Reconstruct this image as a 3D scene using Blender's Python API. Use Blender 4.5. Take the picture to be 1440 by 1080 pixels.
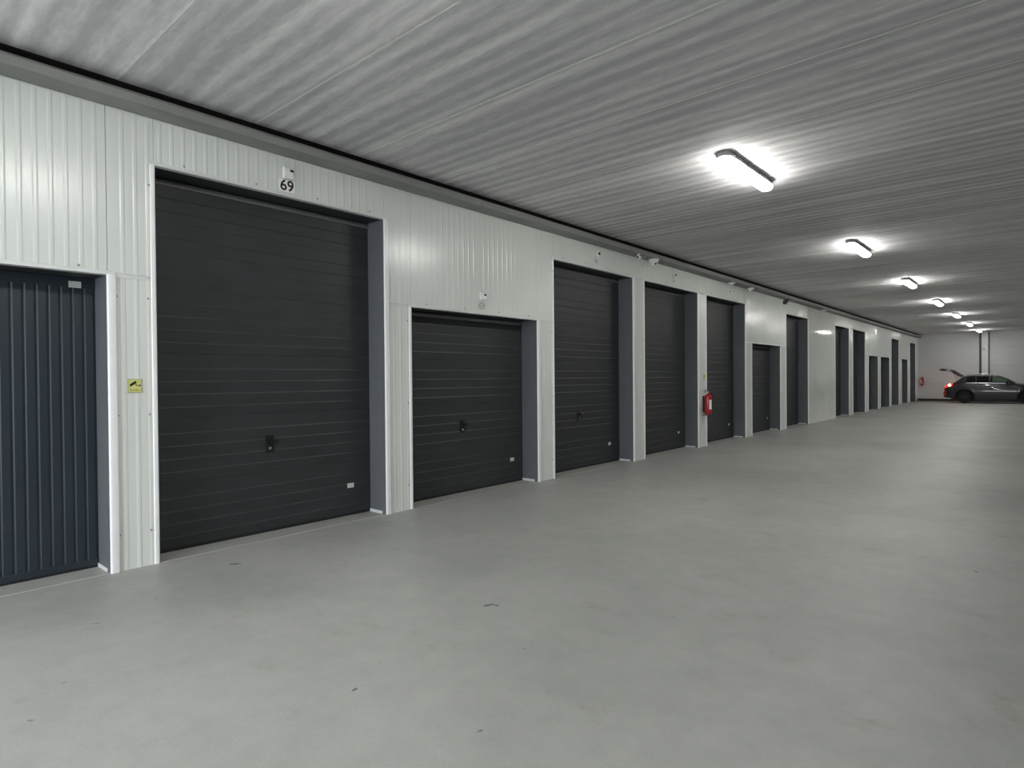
import bpy, bmesh, math, random
from mathutils import Vector, Matrix

random.seed(7)
sc = bpy.context.scene
for o in list(bpy.data.objects):
    bpy.data.objects.remove(o)

# ------------------------------------------------------------------ camera
F_PX, YAW, PITCH, ROLL, EYE = 849.9, 0.72042, -0.009196, -0.008509, 1.6
fw = Vector((-math.sin(YAW) * math.cos(PITCH), math.cos(YAW) * math.cos(PITCH), math.sin(PITCH)))
rt = fw.cross(Vector((0, 0, 1))).normalized()
up = rt.cross(fw)
r2 = rt * math.cos(ROLL) + up * math.sin(ROLL)
u2 = up * math.cos(ROLL) - rt * math.sin(ROLL)
cam_data = bpy.data.cameras.new('camera')
cam_data.sensor_fit = 'HORIZONTAL'
cam_data.sensor_width = 36.0
cam_data.lens = F_PX / 1440 * 36.0
cam_data.clip_start = 0.05
cam_data.clip_end = 200
cam = bpy.data.objects.new('camera', cam_data)
sc.collection.objects.link(cam)
cam.matrix_world = Matrix(((r2.x, u2.x, -fw.x, 0), (r2.y, u2.y, -fw.y, 0), (r2.z, u2.z, -fw.z, EYE), (0, 0, 0, 1)))
sc.camera = cam

# ------------------------------------------------------------------ world, exposure
world = bpy.data.worlds.new('world')
sc.world = world
world.use_nodes = True
world.node_tree.nodes['Background'].inputs[0].default_value = (0.94, 0.955, 1.0, 1)
world.node_tree.nodes['Background'].inputs[1].default_value = 8.4      # overcast day outside the open gate behind the viewer
sc.view_settings.view_transform = 'Standard'
sc.view_settings.look = 'None'
sc.view_settings.gamma = 1.0
sc.view_settings.exposure = 0.0
sc.view_settings.use_curve_mapping = False
sc.cycles.use_denoising = True
sc.cycles.max_bounces = 12
sc.cycles.diffuse_bounces = 8
LAMP_POWER = 71.0           # radiance of a lit diffuser
LAMP_COLOR = (1.0, 0.99, 0.95)

# daylight enters only through the gate in the back wall; the portal tells the sampler where that gate is
pd = bpy.data.lights.new('gate_portal', 'AREA')
pd.shape = 'RECTANGLE'; pd.size = 4.6; pd.size_y = 3.6
pd.cycles.is_portal = True
portal = bpy.data.objects.new('gate_portal', pd)
sc.collection.objects.link(portal)
portal.location = (-3.3, -4.16, 1.8)
portal.rotation_euler = (math.radians(90), 0, 0)   # -Z axis of the lamp points to +Y, into the hall

# ------------------------------------------------------------------ materials
def mat(name, color, rough=0.5, metal=0.0, noise=0.0, nscale=20.0, bump=0.0, emit=None, estr=0.0,
        spec=0.5, stretch=(1, 1, 1), detail=4.0, coat=0.0):
    m = bpy.data.materials.new(name)
    m.use_nodes = True
    nt = m.node_tree
    b = nt.nodes['Principled BSDF']
    b.inputs['Base Color'].default_value = (*color, 1)
    b.inputs['Roughness'].default_value = rough
    b.inputs['Metallic'].default_value = metal
    b.inputs['Specular IOR Level'].default_value = spec
    b.inputs['Coat Weight'].default_value = coat
    if emit:
        b.inputs['Emission Color'].default_value = (*emit, 1)
        b.inputs['Emission Strength'].default_value = estr
    if noise > 0 or bump > 0:
        geo = nt.nodes.new('ShaderNodeNewGeometry')
        mp = nt.nodes.new('ShaderNodeMapping')
        mp.inputs['Scale'].default_value = stretch
        nt.links.new(geo.outputs['Position'], mp.inputs['Vector'])
        n = nt.nodes.new('ShaderNodeTexNoise')
        n.inputs['Scale'].default_value = nscale
        n.inputs['Detail'].default_value = detail
        nt.links.new(mp.outputs[0], n.inputs['Vector'])
        if noise > 0:
            r = nt.nodes.new('ShaderNodeMapRange')
            r.inputs['From Min'].default_value = 0.3
            r.inputs['From Max'].default_value = 0.7
            r.inputs['To Min'].default_value = 1 - noise
            r.inputs['To Max'].default_value = 1 + noise
            nt.links.new(n.outputs['Fac'], r.inputs['Value'])
            mx = nt.nodes.new('ShaderNodeVectorMath')
            mx.operation = 'SCALE'
            mx.inputs[0].default_value = color
            nt.links.new(r.outputs[0], mx.inputs['Scale'])
            nt.links.new(mx.outputs[0], b.inputs['Base Color'])
        if bump > 0:
            bp = nt.nodes.new('ShaderNodeBump')
            bp.inputs['Strength'].default_value = bump
            bp.inputs['Distance'].default_value = 0.01
            nt.links.new(n.outputs['Fac'], bp.inputs['Height'])
            nt.links.new(bp.outputs[0], b.inputs['Normal'])
    return m

def floor_material():
    m = bpy.data.materials.new('polished_concrete')
    m.use_nodes = True
    nt = m.node_tree; N = nt.nodes.new; L = nt.links.new
    b = nt.nodes['Principled BSDF']
    geo = N('ShaderNodeNewGeometry')
    def noise(scale, detail, stretch=(1, 1, 1), rough=0.55, dist=0.0):
        mp = N('ShaderNodeMapping'); mp.inputs['Scale'].default_value = stretch
        L(geo.outputs['Position'], mp.inputs['Vector'])
        n = N('ShaderNodeTexNoise'); n.inputs['Scale'].default_value = scale
        n.inputs['Detail'].default_value = detail; n.inputs['Roughness'].default_value = rough
        n.inputs['Distortion'].default_value = dist
        L(mp.outputs[0], n.inputs['Vector'])
        return n.outputs['Fac']
    def ramp(src, stops):
        r = N('ShaderNodeValToRGB')
        e = r.color_ramp.elements
        e[0].position, e[0].color = stops[0][0], (*stops[0][1], 1)
        e[1].position, e[1].color = stops[-1][0], (*stops[-1][1], 1)
        for p, c in stops[1:-1]:
            k = e.new(p); k.color = (*c, 1)
        L(src, r.inputs[0]); return r.outputs[0]
    def mult(a, c, f=1.0):
        x = N('ShaderNodeMix'); x.data_type = 'RGBA'; x.blend_type = 'MULTIPLY'
        x.inputs['Factor'].default_value = f
        L(a, x.inputs['A']); L(c, x.inputs['B']); return x.outputs['Result']
    base = ramp(noise(0.55, 6, dist=0.4), [(0.3, (0.335, 0.342, 0.318)), (0.5, (0.385, 0.391, 0.366)), (0.72, (0.432, 0.438, 0.413))])
    mott = ramp(noise(5.0, 8, rough=0.7), [(0.3, (0.91, 0.91, 0.91)), (0.65, (1.04, 1.04, 1.04))])
    fine = ramp(noise(70, 4), [(0.3, (0.95, 0.95, 0.95)), (0.7, (1.04, 1.04, 1.04))])
    stain = ramp(noise(2.3, 5, rough=0.65), [(0.27, (0.84, 0.83, 0.79)), (0.40, (1, 1, 1))])
    speck = ramp(noise(9.0, 2, rough=0.5), [(0.205, (0.45, 0.44, 0.42)), (0.245, (1, 1, 1))])
    c = mult(mult(mult(mult(base, mott), fine), stain), speck)
    L(c, b.inputs['Base Color'])
    rr = N('ShaderNodeMapRange'); rr.inputs['To Min'].default_value = 0.38; rr.inputs['To Max'].default_value = 0.55
    L(noise(1.5, 5), rr.inputs['Value']); L(rr.outputs[0], b.inputs['Roughness'])
    b.inputs['Specular IOR Level'].default_value = 0.28
    bp = N('ShaderNodeBump'); bp.inputs['Strength'].default_value = 0.06; bp.inputs['Distance'].default_value = 0.004
    L(noise(30, 4), bp.inputs['Height']); L(bp.outputs[0], b.inputs['Normal'])
    return m

def slab_material():
    # cast hollow-core concrete: soft damp streaks running with the slab (X), about one per core
    m = bpy.data.materials.new('hollow_core_concrete')
    m.use_nodes = True
    nt = m.node_tree; N = nt.nodes.new; L = nt.links.new
    b = nt.nodes['Principled BSDF']
    geo = N('ShaderNodeNewGeometry')
    def noise(scale, detail, stretch, rough=0.55):
        mp = N('ShaderNodeMapping'); mp.inputs['Scale'].default_value = stretch
        L(geo.outputs['Position'], mp.inputs['Vector'])
        n = N('ShaderNodeTexNoise'); n.inputs['Scale'].default_value = scale
        n.inputs['Detail'].default_value = detail; n.inputs['Roughness'].default_value = rough
        L(mp.outputs[0], n.inputs['Vector']); return n.outputs['Fac']
    def math_(op, a, c=None, v=None):
        x = N('ShaderNodeMath'); x.operation = op
        L(a, x.inputs[0])
        if c is not None: L(c, x.inputs[1])
        if v is not None: x.inputs[1].default_value = v
        return x.outputs[0]
    sep = N('ShaderNodeSeparateXYZ'); L(geo.outputs['Position'], sep.inputs[0])
    wob = math_('MULTIPLY', noise(1.0, 4, (0.30, 1.6, 1)), v=9.0)
    ph = math_('ADD', math_('MULTIPLY', sep.outputs['Y'], v=2 * math.pi / 0.195), wob)
    wave = math_('MULTIPLY_ADD', math_('SINE', ph), v=0.5)
    nt.nodes[-1].inputs[2].default_value = 0.5
    patch = noise(1.0, 4, (0.8, 1.6, 1))
    mot = noise(9.0, 6, (0.6, 2.4, 1), 0.7)
    a = math_('MULTIPLY', math_('MULTIPLY', wave, patch), v=0.42)
    s = math_('ADD', a, math_('MULTIPLY', mot, v=0.55))
    streak = noise(1.0, 5, (0.16, 3.4, 1), 0.62)
    s = math_('ADD', s, math_('MULTIPLY', streak, v=0.95))
    r = N('ShaderNodeValToRGB')
    e = r.color_ramp.elements
    e[0].position, e[0].color = 0.60, (0.93, 0.92, 0.915, 1)
    e[1].position, e[1].color = 1.0, (0.57, 0.565, 0.585, 1)
    L(s, r.inputs[0]); L(r.outputs[0], b.inputs['Base Color'])
    b.inputs['Roughness'].default_value = 0.75
    b.inputs['Specular IOR Level'].default_value = 0.25
    bp = N('ShaderNodeBump'); bp.inputs['Strength'].default_value = 0.06; bp.inputs['Distance'].default_value = 0.006
    L(s, bp.inputs['Height']); L(bp.outputs[0], b.inputs['Normal'])
    return m

M = {
    'floor': floor_material(),
    'slab': slab_material(),
    'grout': mat('grout', (0.88, 0.88, 0.84), 0.9, noise=0.1, nscale=15),
    'panel': mat('coated_steel_panel', (0.76, 0.795, 0.76), 0.22, noise=0.035, nscale=1.6, stretch=(1, 1, 0.4)),
    'smooth': mat('smooth_coated_panel', (0.72, 0.755, 0.70), 0.06, noise=0.03, nscale=1.6, spec=0.25),
    'trim': mat('white_flashing', (0.72, 0.75, 0.74), 0.32, noise=0.04, nscale=6),
    'bumper': mat('white_corner_guard', (0.93, 0.94, 0.94), 0.25, noise=0.02, nscale=9),
    'core': mat('panel_core', (0.32, 0.33, 0.33), 0.8, noise=0.05, nscale=8),
    'jamb': mat('grey_jamb_steel', (0.130, 0.142, 0.158), 0.5, noise=0.06, nscale=5),
    'leaf': mat('anthracite_leaf', (0.032, 0.035, 0.038), 0.5, noise=0.12, nscale=3, stretch=(1, 1, 3)),
    'leaf_blue': mat('slate_blue_leaf', (0.020, 0.030, 0.041), 0.42, noise=0.10, nscale=3, stretch=(1, 1, 0.4)),
    'rail': mat('grey_rail', (0.16, 0.16, 0.165), 0.4, noise=0.05, nscale=7),
    'rubber': mat('black_rubber', (0.012, 0.012, 0.013), 0.7, noise=0.1, nscale=20),
    'black': mat('black_plastic', (0.012, 0.013, 0.014), 0.35, noise=0.1, nscale=30),
    'chrome': mat('dull_chrome', (0.55, 0.56, 0.57), 0.25, metal=1.0, noise=0.05, nscale=30),
    'beam': mat('grey_painted_beam', (0.25, 0.255, 0.247), 0.6, noise=0.10, nscale=4, stretch=(1, 0.5, 1)),
    'white': mat('white_plastic', (0.93, 0.94, 0.92), 0.35, noise=0.02, nscale=20),
    'paleplate': mat('pale_plate', (0.66, 0.69, 0.67), 0.4, noise=0.03, nscale=20),
    'greyink': mat('faded_ink', (0.36, 0.39, 0.38), 0.6, noise=0.2, nscale=40),
    'ink': mat('black_ink', (0.008, 0.008, 0.01), 0.5, noise=0.1, nscale=40),
    'yellow': mat('yellow_sign', (0.62, 0.64, 0.22), 0.5, noise=0.06, nscale=40),
    'ochre': mat('ochre_ink', (0.24, 0.24, 0.06), 0.5, noise=0.2, nscale=60),
    'red': mat('extinguisher_red', (0.42, 0.012, 0.025), 0.25, noise=0.04, nscale=10, coat=0.4),
    'farwall': mat('far_wall_panel', (0.60, 0.61, 0.61), 0.5, noise=0.03, nscale=1.0),
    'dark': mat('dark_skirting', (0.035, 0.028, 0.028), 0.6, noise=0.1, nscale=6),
    'darkpipe': mat('dark_steel', (0.045, 0.045, 0.07), 0.45, noise=0.08, nscale=9),
    'housing': mat('lamp_housing', (0.45, 0.46, 0.46), 0.5, noise=0.03, nscale=12),
    'diffuser': mat('lit_diffuser', (0.9, 0.9, 0.88), 0.3, noise=0.02, nscale=12, emit=LAMP_COLOR, estr=LAMP_POWER),
    'paint': mat('graphite_car_paint', (0.020, 0.020, 0.024), 0.32, metal=0.0, noise=0.03, nscale=60, coat=0.6),
    'tint': mat('privacy_glass', (0.006, 0.006, 0.007), 0.05, noise=0.02, nscale=10),
    'tyre': mat('tyre', (0.012, 0.012, 0.012), 0.8, noise=0.1, nscale=40),
    'rim': mat('alloy_rim', (0.06, 0.06, 0.063), 0.4, metal=0.5, noise=0.05, nscale=40),
    'clad': mat('black_cladding', (0.015, 0.015, 0.016), 0.6, noise=0.1, nscale=30),
    'cabin': mat('cabin_lining', (0.02, 0.02, 0.021), 0.8, noise=0.1, nscale=20),
    'tail': mat('lit_tail_lamp', (0.5, 0.01, 0.005), 0.2, noise=0.02, nscale=20, emit=(1.0, 0.045, 0.02), estr=1.3),
    'tail_glow': mat('red_bumper_glow', (0.45, 0.02, 0.01), 0.25, noise=0.05, nscale=30, emit=(1.0, 0.05, 0.02), estr=0.12),  # red lamplight on the bumper edge, painted and slightly emissive
    'stain': mat('floor_stain', (0.13, 0.13, 0.12), 0.6, noise=0.3, nscale=60),
    'tailhot': mat('lit_tail_bulb', (0.9, 0.5, 0.4), 0.2, noise=0.02, nscale=20, emit=(1.0, 0.55, 0.42), estr=25.0),
    'headlamp': mat('headlamp_glass', (0.5, 0.52, 0.55), 0.08, noise=0.02, nscale=20),
}
def glass_material():
    m = bpy.data.materials.new('clear_car_glass')
    m.use_nodes = True
    nt = m.node_tree
    b = nt.nodes['Principled BSDF']
    nz = nt.nodes.new('ShaderNodeTexNoise'); nz.inputs['Scale'].default_value = 3
    rp = nt.nodes.new('ShaderNodeMapRange'); rp.inputs['To Min'].default_value = 0.03; rp.inputs['To Max'].default_value = 0.06
    nt.links.new(nz.outputs['Fac'], rp.inputs['Value']); nt.links.new(rp.outputs[0], b.inputs['Roughness'])
    b.inputs['Base Color'].default_value = (0.02, 0.03, 0.02, 1)
    t = nt.nodes.new('ShaderNodeBsdfTransparent'); t.inputs[0].default_value = (0.62, 0.72, 0.62, 1)
    x = nt.nodes.new('ShaderNodeMixShader'); x.inputs[0].default_value = 0.25
    nt.links.new(t.outputs[0], x.inputs[1]); nt.links.new(b.outputs[0], x.inputs[2])
    nt.links.new(x.outputs[0], nt.nodes['Material Output'].inputs['Surface'])
    return m
M['glass'] = glass_material()

# ------------------------------------------------------------------ mesh helpers
class MB:
    def __init__(self):
        self.v = []; self.f = []
    def add(self, verts, faces):
        n = len(self.v)
        self.v += [tuple(p) for p in verts]
        self.f += [tuple(i + n for i in q) for q in faces]
        return self
    def box(self, x0, x1, y0, y1, z0, z1):
        return self.add([(x0, y0, z0), (x1, y0, z0), (x1, y1, z0), (x0, y1, z0), (x0, y0, z1), (x1, y0, z1), (x1, y1, z1), (x0, y1, z1)],
                        [(0, 3, 2, 1), (4, 5, 6, 7), (0, 1, 5, 4), (1, 2, 6, 5), (2, 3, 7, 6), (3, 0, 4, 7)])
    def cbox(self, x0, x1, y0, y1, z0, z1, c=0.005, axis=2):
        # box with its four long edges chamfered, long axis given
        def rect(a0, a1, b0, b1):
            return [(a0 + c, b0), (a1 - c, b0), (a1, b0 + c), (a1, b1 - c), (a1 - c, b1), (a0 + c, b1), (a0, b1 - c), (a0, b0 + c)]
        if axis == 2: return self.prism(rect(x0, x1, y0, y1), z0, z1, 2)
        if axis == 1: return self.prism(rect(x0, x1, z0, z1), y0, y1, 1)
        return self.prism(rect(y0, y1, z0, z1), x0, x1, 0)
    def prism(self, prof, a, b, axis):
        def P(p, q, t):
            return (p, q, t) if axis == 2 else ((p, t, q) if axis == 1 else (t, p, q))
        n = len(prof)
        vs = [P(p, q, a) for p, q in prof] + [P(p, q, b) for p, q in prof]
        fs = [(i, (i + 1) % n, n + (i + 1) % n, n + i) for i in range(n)]
        fs += [tuple(range(n - 1, -1, -1)), tuple(range(n, 2 * n))]
        return self.add(vs, fs)
    def lathe(self, prof, n=20, c=(0, 0, 0), axis=2):
        # prof: (radius, height) from one end to the other
        vs = []; fs = []
        for r, h in prof:
            for k in range(n):
                a = 2 * math.pi * k / n
                p, q = r * math.cos(a), r * math.sin(a)
                t = (p, q, h) if axis == 2 else ((p, h, q) if axis == 1 else (h, p, q))
                vs.append((t[0] + c[0], t[1] + c[1], t[2] + c[2]))
        m = len(prof)
        for i in range(m - 1):
            for k in range(n):
                k2 = (k + 1) % n
                fs.append((i * n + k, i * n + k2, (i + 1) * n + k2, (i + 1) * n + k))
        fs.append(tuple(range(n - 1, -1, -1))); fs.append(tuple((m - 1) * n + k for k in range(n)))
        return self.add(vs, fs)
    def tube(self, pts, r, n=8):
        pts = [Vector(p) for p in pts]
        vs = []; fs = []
        for i, p in enumerate(pts):
            d = (pts[min(i + 1, len(pts) - 1)] - pts[max(i - 1, 0)]).normalized()
            u = d.cross(Vector((0, 0, 1)))
            if u.length < 1e-3: u = d.cross(Vector((1, 0, 0)))
            u.normalize(); w = d.cross(u)
            for k in range(n):
                a = 2 * math.pi * k / n
                vs.append(tuple(p + (u * math.cos(a) + w * math.sin(a)) * r))
        for i in range(len(pts) - 1):
            for k in range(n):
                k2 = (k + 1) % n
                fs.append((i * n + k, i * n + k2, (i + 1) * n + k2, (i + 1) * n + k))
        fs.append(tuple(range(n - 1, -1, -1))); fs.append(tuple((len(pts) - 1) * n + k for k in range(n)))
        return self.add(vs, fs)
    def mesh(self, name, m, smooth=None):
        me = bpy.data.meshes.new(name)
        me.from_pydata(self.v, [], self.f)
        bm = bmesh.new(); bm.from_mesh(me)
        bmesh.ops.recalc_face_normals(bm, faces=bm.faces)
        bm.to_mesh(me); bm.free()
        me.materials.append(M[m])
        if smooth is not None:
            for p in me.polygons: p.use_smooth = True
            me.set_sharp_from_angle(angle=math.radians(smooth))
        me.update()
        return me

COL = sc.collection
def link(name, me, parent=None, loc=(0, 0, 0), rot=(0, 0, 0)):
    o = bpy.data.objects.new(name, me)
    COL.objects.link(o)
    o.location = loc; o.rotation_euler = rot
    if parent is not None: o.parent = parent
    return o
def part(name, mb, m, parent=None, smooth=None, loc=(0, 0, 0), rot=(0, 0, 0)):
    return link(name, mb.mesh(name, m, smooth), parent, loc, rot)
def tag(o, label, cat, group=None, kind=None):
    o['label'] = label; o['category'] = cat
    if group: o['group'] = group
    if kind: o['kind'] = kind
    return o
def empty(name, loc, rot=(0, 0, 0)):
    o = bpy.data.objects.new(name, None)
    COL.objects.link(o); o.location = loc; o.rotation_euler = rot
    o.empty_display_size = 0.1
    return o
def text_mesh(name, body, size, m):
    cu = bpy.data.curves.new('text', 'FONT')
    cu.body = body; cu.size = size; cu.align_x = 'CENTER'; cu.align_y = 'CENTER'; cu.extrude = 0.0006; cu.offset = size * 0.018
    t = bpy.data.objects.new('text', cu); COL.objects.link(t)
    dg = bpy.context.evaluated_depsgraph_get(); dg.update()
    me = bpy.data.meshes.new_from_object(t.evaluated_get(dg))
    bpy.data.objects.remove(t)
    me.name = name; me.materials.clear(); me.materials.append(M[m])
    return me

# ------------------------------------------------------------------ dimensions
W = -5.85           # face of the panelled wall
YB, YF = -4.0, 44.9
XR = 1.8
CEIL = 4.09
BEAM_Z = 3.90
TALL, LOW = 3.50, 2.50
REVEAL = 0.30
# opening: start, end, height
OPEN = [(-0.89, 1.57, LOW), (1.93, 4.39, TALL), (4.785, 7.258, LOW), (7.68, 10.155, TALL), (10.60, 13.02, TALL), (13.498, 15.91, TALL),
        (16.41, 18.72, LOW), (19.287, 21.544, TALL), (25.068, 27.19, TALL), (27.902, 30.08, TALL), (30.865, 32.90, LOW), (33.555, 35.71, LOW),
        (36.297, 38.36, TALL), (39.32, 41.20, LOW), (42.074, 44.06, TALL)]

# ------------------------------------------------------------------ floor, ceiling
fl = part('floor', MB().box(-6.6, XR + 0.3, YB - 0.3, YF + 0.3, -0.2, 0.0), 'floor')
pv = part('ground', MB().box(-25, 20, -40, YB - 0.3, -0.22, -0.02), 'core')
tag(pv, 'grey paved yard outside the gate behind the viewer', 'ground', kind='structure')
tag(fl, 'grey polished concrete floor of the storage aisle', 'floor', kind='structure')

for sx, sy, l_, w_, a_ in ((-2.94, 3.08, 0.055, 0.018, 0.5), (-2.89, 3.11, 0.022, 0.012, 0.2), (-2.67, 1.79, 0.022, 0.010, 0.9), (-5.30, 2.35, 0.05, 0.02, 0.3)):
    n = 14; vs = [(0, 0, 0.0006)]
    for k in range(n):
        t = 2 * math.pi * k / n; r_ = 1 + random.uniform(-0.35, 0.3)
        vs.append((l_ * r_ * math.cos(t), w_ * r_ * math.sin(t), 0.0006))
    part('stain', MB().add(vs, [(0, k + 1, (k + 1) % n + 1) for k in range(n)]), 'stain', fl, loc=(sx, sy, 0), rot=(0, 0, a_ + YAW))

ce = part('ceiling', MB().box(-5.735, XR + 0.3, YB - 0.3, YF + 0.3, CEIL + 0.002, CEIL + 0.25), 'grout')
tag(ce, 'grey streaked concrete slab ceiling with pale joints', 'ceiling', kind='structure')
PITCH_S = 1.172
half = PITCH_S / 2 - 0.010
sl = MB().prism([(-half, 0.012), (-half, 0.002), (-half + 0.003, 0.0), (half - 0.003, 0.0), (half, 0.002), (half, 0.012)], -5.735, XR + 0.2, 0).mesh('slab', 'slab')
k0 = math.floor((YB - 1.62) / PITCH_S)
y = 1.62 + k0 * PITCH_S
while y < YF:
    link('slab', sl, ce, (0, y + PITCH_S / 2, CEIL + random.uniform(-0.0015, 0.0015)))
    y += PITCH_S

bj = part('trim_4', MB().box(-6.6, -5.735, YB - 0.3, YF + 0.3, CEIL + 0.006, CEIL + 0.25), 'dark')  # near-black strip added to deepen the shade between slab ends and beam
tag(bj, 'dark strip added as painted shade above the edge beam', 'shade strip', kind='structure')

# ------------------------------------------------------------------ left wall: core with openings, ribbed panels, screws
core = MB()
edges = [(YB, OPEN[0][0])] + [(OPEN[i][1], OPEN[i + 1][0]) for i in range(len(OPEN) - 1)] + [(OPEN[-1][1], YF)]
XI = W - 0.62
for a, b in edges: core.box(XI, W - 0.03, a + 0.004, b - 0.004, 0, CEIL + 0.01)
for a, b, h in OPEN: core.box(XI, W - 0.03, a + 0.004, b - 0.004, h + 0.004, CEIL + 0.01)
core.box(XI - 0.1, XI, YB, YF, 0, CEIL + 0.01)
wl = part('wall_left', core, 'core')
tag(wl, 'long pale ribbed metal wall pierced by dark garage doors', 'wall', kind='structure')

RIB = 0.098
def ribbed_panel(y0, y1, z0, z1):
    # vertical trapezoid ribs, ending in a folded flat edge on both sides
    prof = [(y0, 0.0)]
    k = math.ceil((y0 + 0.02) / RIB)
    while (k + 0.42) * RIB < y1 - 0.015:
        a = k * RIB
        prof += [(a, 0.0), (a + 0.011, 0.0026), (a + 0.028, 0.0026), (a + 0.039, 0.0)]
        k += 1
    prof.append((y1, 0.0))
    n = len(prof)
    vs = []; fs = []
    for zz in (z0, z1):
        vs += [(W + x, yy, zz) for yy, x in prof]
    fs += [(i, i + 1, n + i + 1, n + i) for i in range(n - 1)]
    b = len(vs)
    vs += [(W - 0.03, y0, z0), (W - 0.03, y1, z0), (W - 0.03, y0, z1), (W - 0.03, y1, z1)]
    fs += [(0, n, b + 2, b), (n - 1, b + 1, b + 3, 2 * n - 1), tuple(range(n)) + (b + 1, b), tuple(range(n, 2 * n)) + (b + 3, b + 2)]
    return MB().add(vs, fs)
rects = []
flat = []
def split(a, b, z0, z1, w=1.16):
    n = max(1, math.ceil((b - a) / w - 0.15))
    for i in range(n):
        rects.append((a + (b - a) * i / n, a + (b - a) * (i + 1) / n, z0, z1))
TOPZ = BEAM_Z + 0.05
split(YB, OPEN[0][0], 0, LOW); split(YB, OPEN[0][0], LOW, TOPZ)
for i, (a, b, h) in enumerate(OPEN):
    nxt = OPEN[i + 1][0] if i + 1 < len(OPEN) else YF
    nh = OPEN[i + 1][2] if i + 1 < len(OPEN) else TALL
    ha = b if h == TALL else None
    # over this opening
    if h == TALL: split(a, b, TALL, TOPZ, 1.3)
    else: split(a, b, LOW, TOPZ)
    # pillar after it
    if h == TALL and nh == TALL and nxt - b < 1.0:
        rects.append((b, nxt, 0, TALL)); rects.append((b, nxt, TALL, TOPZ))
    elif nxt - b > 2:
        flat.append((b, nxt))
    else:
        split(b, nxt, 0, LOW); split(b, nxt, LOW, TOPZ)
G = 0.0022
for a, b, z0, z1 in rects:
    part('wall_panel', ribbed_panel(a + G, b - G, z0 + (0.003 if z0 > 0 else 0), z1 - 0.003), 'panel', wl)
for b, nxt in flat:
    for k in range(3):
        w_ = (nxt - b) / 3
        part('wall_panel', MB().cbox(W - 0.03, W, b + k * w_ + G, b + (k + 1) * w_ - G, 0, TOPZ, 0.003, axis=2), 'smooth', wl)
# horizontal drip flashing on the low joint of the pillars
for i in range(len(OPEN) - 1):
    b, nxt = OPEN[i][1], OPEN[i + 1][0]
    if (OPEN[i][2] == LOW or OPEN[i + 1][2] == LOW) and i < 8:
        part('joint_flashing', MB().prism([(W, LOW - 0.022), (W + 0.006, LOW - 0.022), (W + 0.008, LOW + 0.004), (W, LOW + 0.02)], b + 0.06, nxt - 0.06, 1), 'trim', wl)
# screws
scr = MB().lathe([(0.010, 0.0), (0.010, 0.003), (0.006, 0.0035), (0.006, 0.009), (0.004, 0.0105)], 8, axis=0).mesh('screw', 'core')
spots = []
for i, (a, b, h) in enumerate(OPEN[:9]):
    for z in (0.305, 1.315, 2.32):
        if z < h: spots += [(a - 0.058, z), (b + 0.062, z)]
    if h == TALL: spots += [(a - 0.04, 3.31), (b + 0.05, 2.9)]
    n = 4
    for k in range(n): spots.append((a + 0.25 + (b - a - 0.45) * k / (n - 1), h + 0.045))
for yy, z in spots:
    if OPEN[0][0] < yy and z < TOPZ: link('screw', scr, wl, (W + 0.0043, yy, z))

# ------------------------------------------------------------------ garage doors
def section_mesh(w, h, ribs):
    prof = [(-0.04, 0.0), (-0.004, 0.0)]
    for z in ribs:
        prof += [(0.001, z - 0.007), (-0.003, z + 0.006)]
    prof += [(0.0, h - 0.001), (-0.004, h), (-0.04, h)]
    return MB().prism([(x, z) for x, z in prof], -w / 2, w / 2, 1)
SEC = 0.612
DOOR_LABEL = [
    ('slate blue door with vertical ribs, the only one not ribbed across', None),
    ('tall dark sectional door under the number 69 plate, largest in view', 'h'),
    ('low dark sectional door with black handle, next after the number 69 door', 'h'),
    ('tall dark sectional door with black handle, first beyond the low handled door', 'h'),
    ('tall dark sectional door ending at the pillar with the fire extinguisher', None),
    ('tall dark sectional door starting behind the pillar with the fire extinguisher', None),
    ('low dark door between two tall ones, first low one past the fire extinguisher', None),
    ('tall dark door just before the long blank stretch of wall', None),
    ('tall dark door just beyond the long blank stretch of wall', None),
    ('second tall dark door beyond the blank wall, next to the low pair', None),
    ('nearer of the two adjoining low dark doors far down the aisle', None),
    ('farther of the two adjoining low dark doors far down the aisle', None),
    ('tall dark door between the low pair and the last low door', None),
    ('last low dark door before the corner of the far wall', None),
    ('last tall dark door, touching the corner of the far wall', None),
]
STICK = {1: 4.097, 2: 6.991, 3: 9.782, 4: 12.661, 5: 15.571, 6: 18.498}
handle_plate = MB().cbox(0, 0.012, -0.042, 0.042, -0.09, 0.09, 0.006, axis=0).mesh('handle', 'black')
handle_grip = MB().tube([(0.012, 0, 0.03), (0.05, 0, 0.03)], 0.014, 10).cbox(0.04, 0.065, -0.02, 0.075, 0.012, 0.048, 0.006, axis=1).mesh('grip', 'black')
handle_lock = MB().lathe([(0.017, 0.010), (0.017, 0.017), (0.012, 0.02), (0.004, 0.02)], 14, (0, 0, -0.045), axis=0).mesh('lock_cylinder', 'chrome')
sticker_me = MB().box(0.0, 0.0016, -0.045, 0.045, -0.027, 0.027).mesh('sticker', 'paleplate')

def guard_profile(s):
    # rounded white corner guard in plan (x, y); s=+1: the opening lies towards -y
    R_, pr, e = (0.016, 0.022, 0.060) if s > 0 else (0.012, 0.012, 0.034)
    pts = [(-0.03, 0.0), (-0.03, -0.008 * s)]
    for k in range(6):
        a = math.radians(90 * k / 5)
        pts.append((pr - R_ + R_ * math.sin(a), (-0.008 + R_ - R_ * math.cos(a)) * s))
    for k in range(4):
        a = math.radians(90 * k / 3)
        pts.append((pr - 0.010 + 0.010 * math.cos(a), (e - 0.010 + 0.010 * math.sin(a)) * s))
    pts += [(0.0, e * s), (0.0, 0.0)]
    return pts

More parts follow.
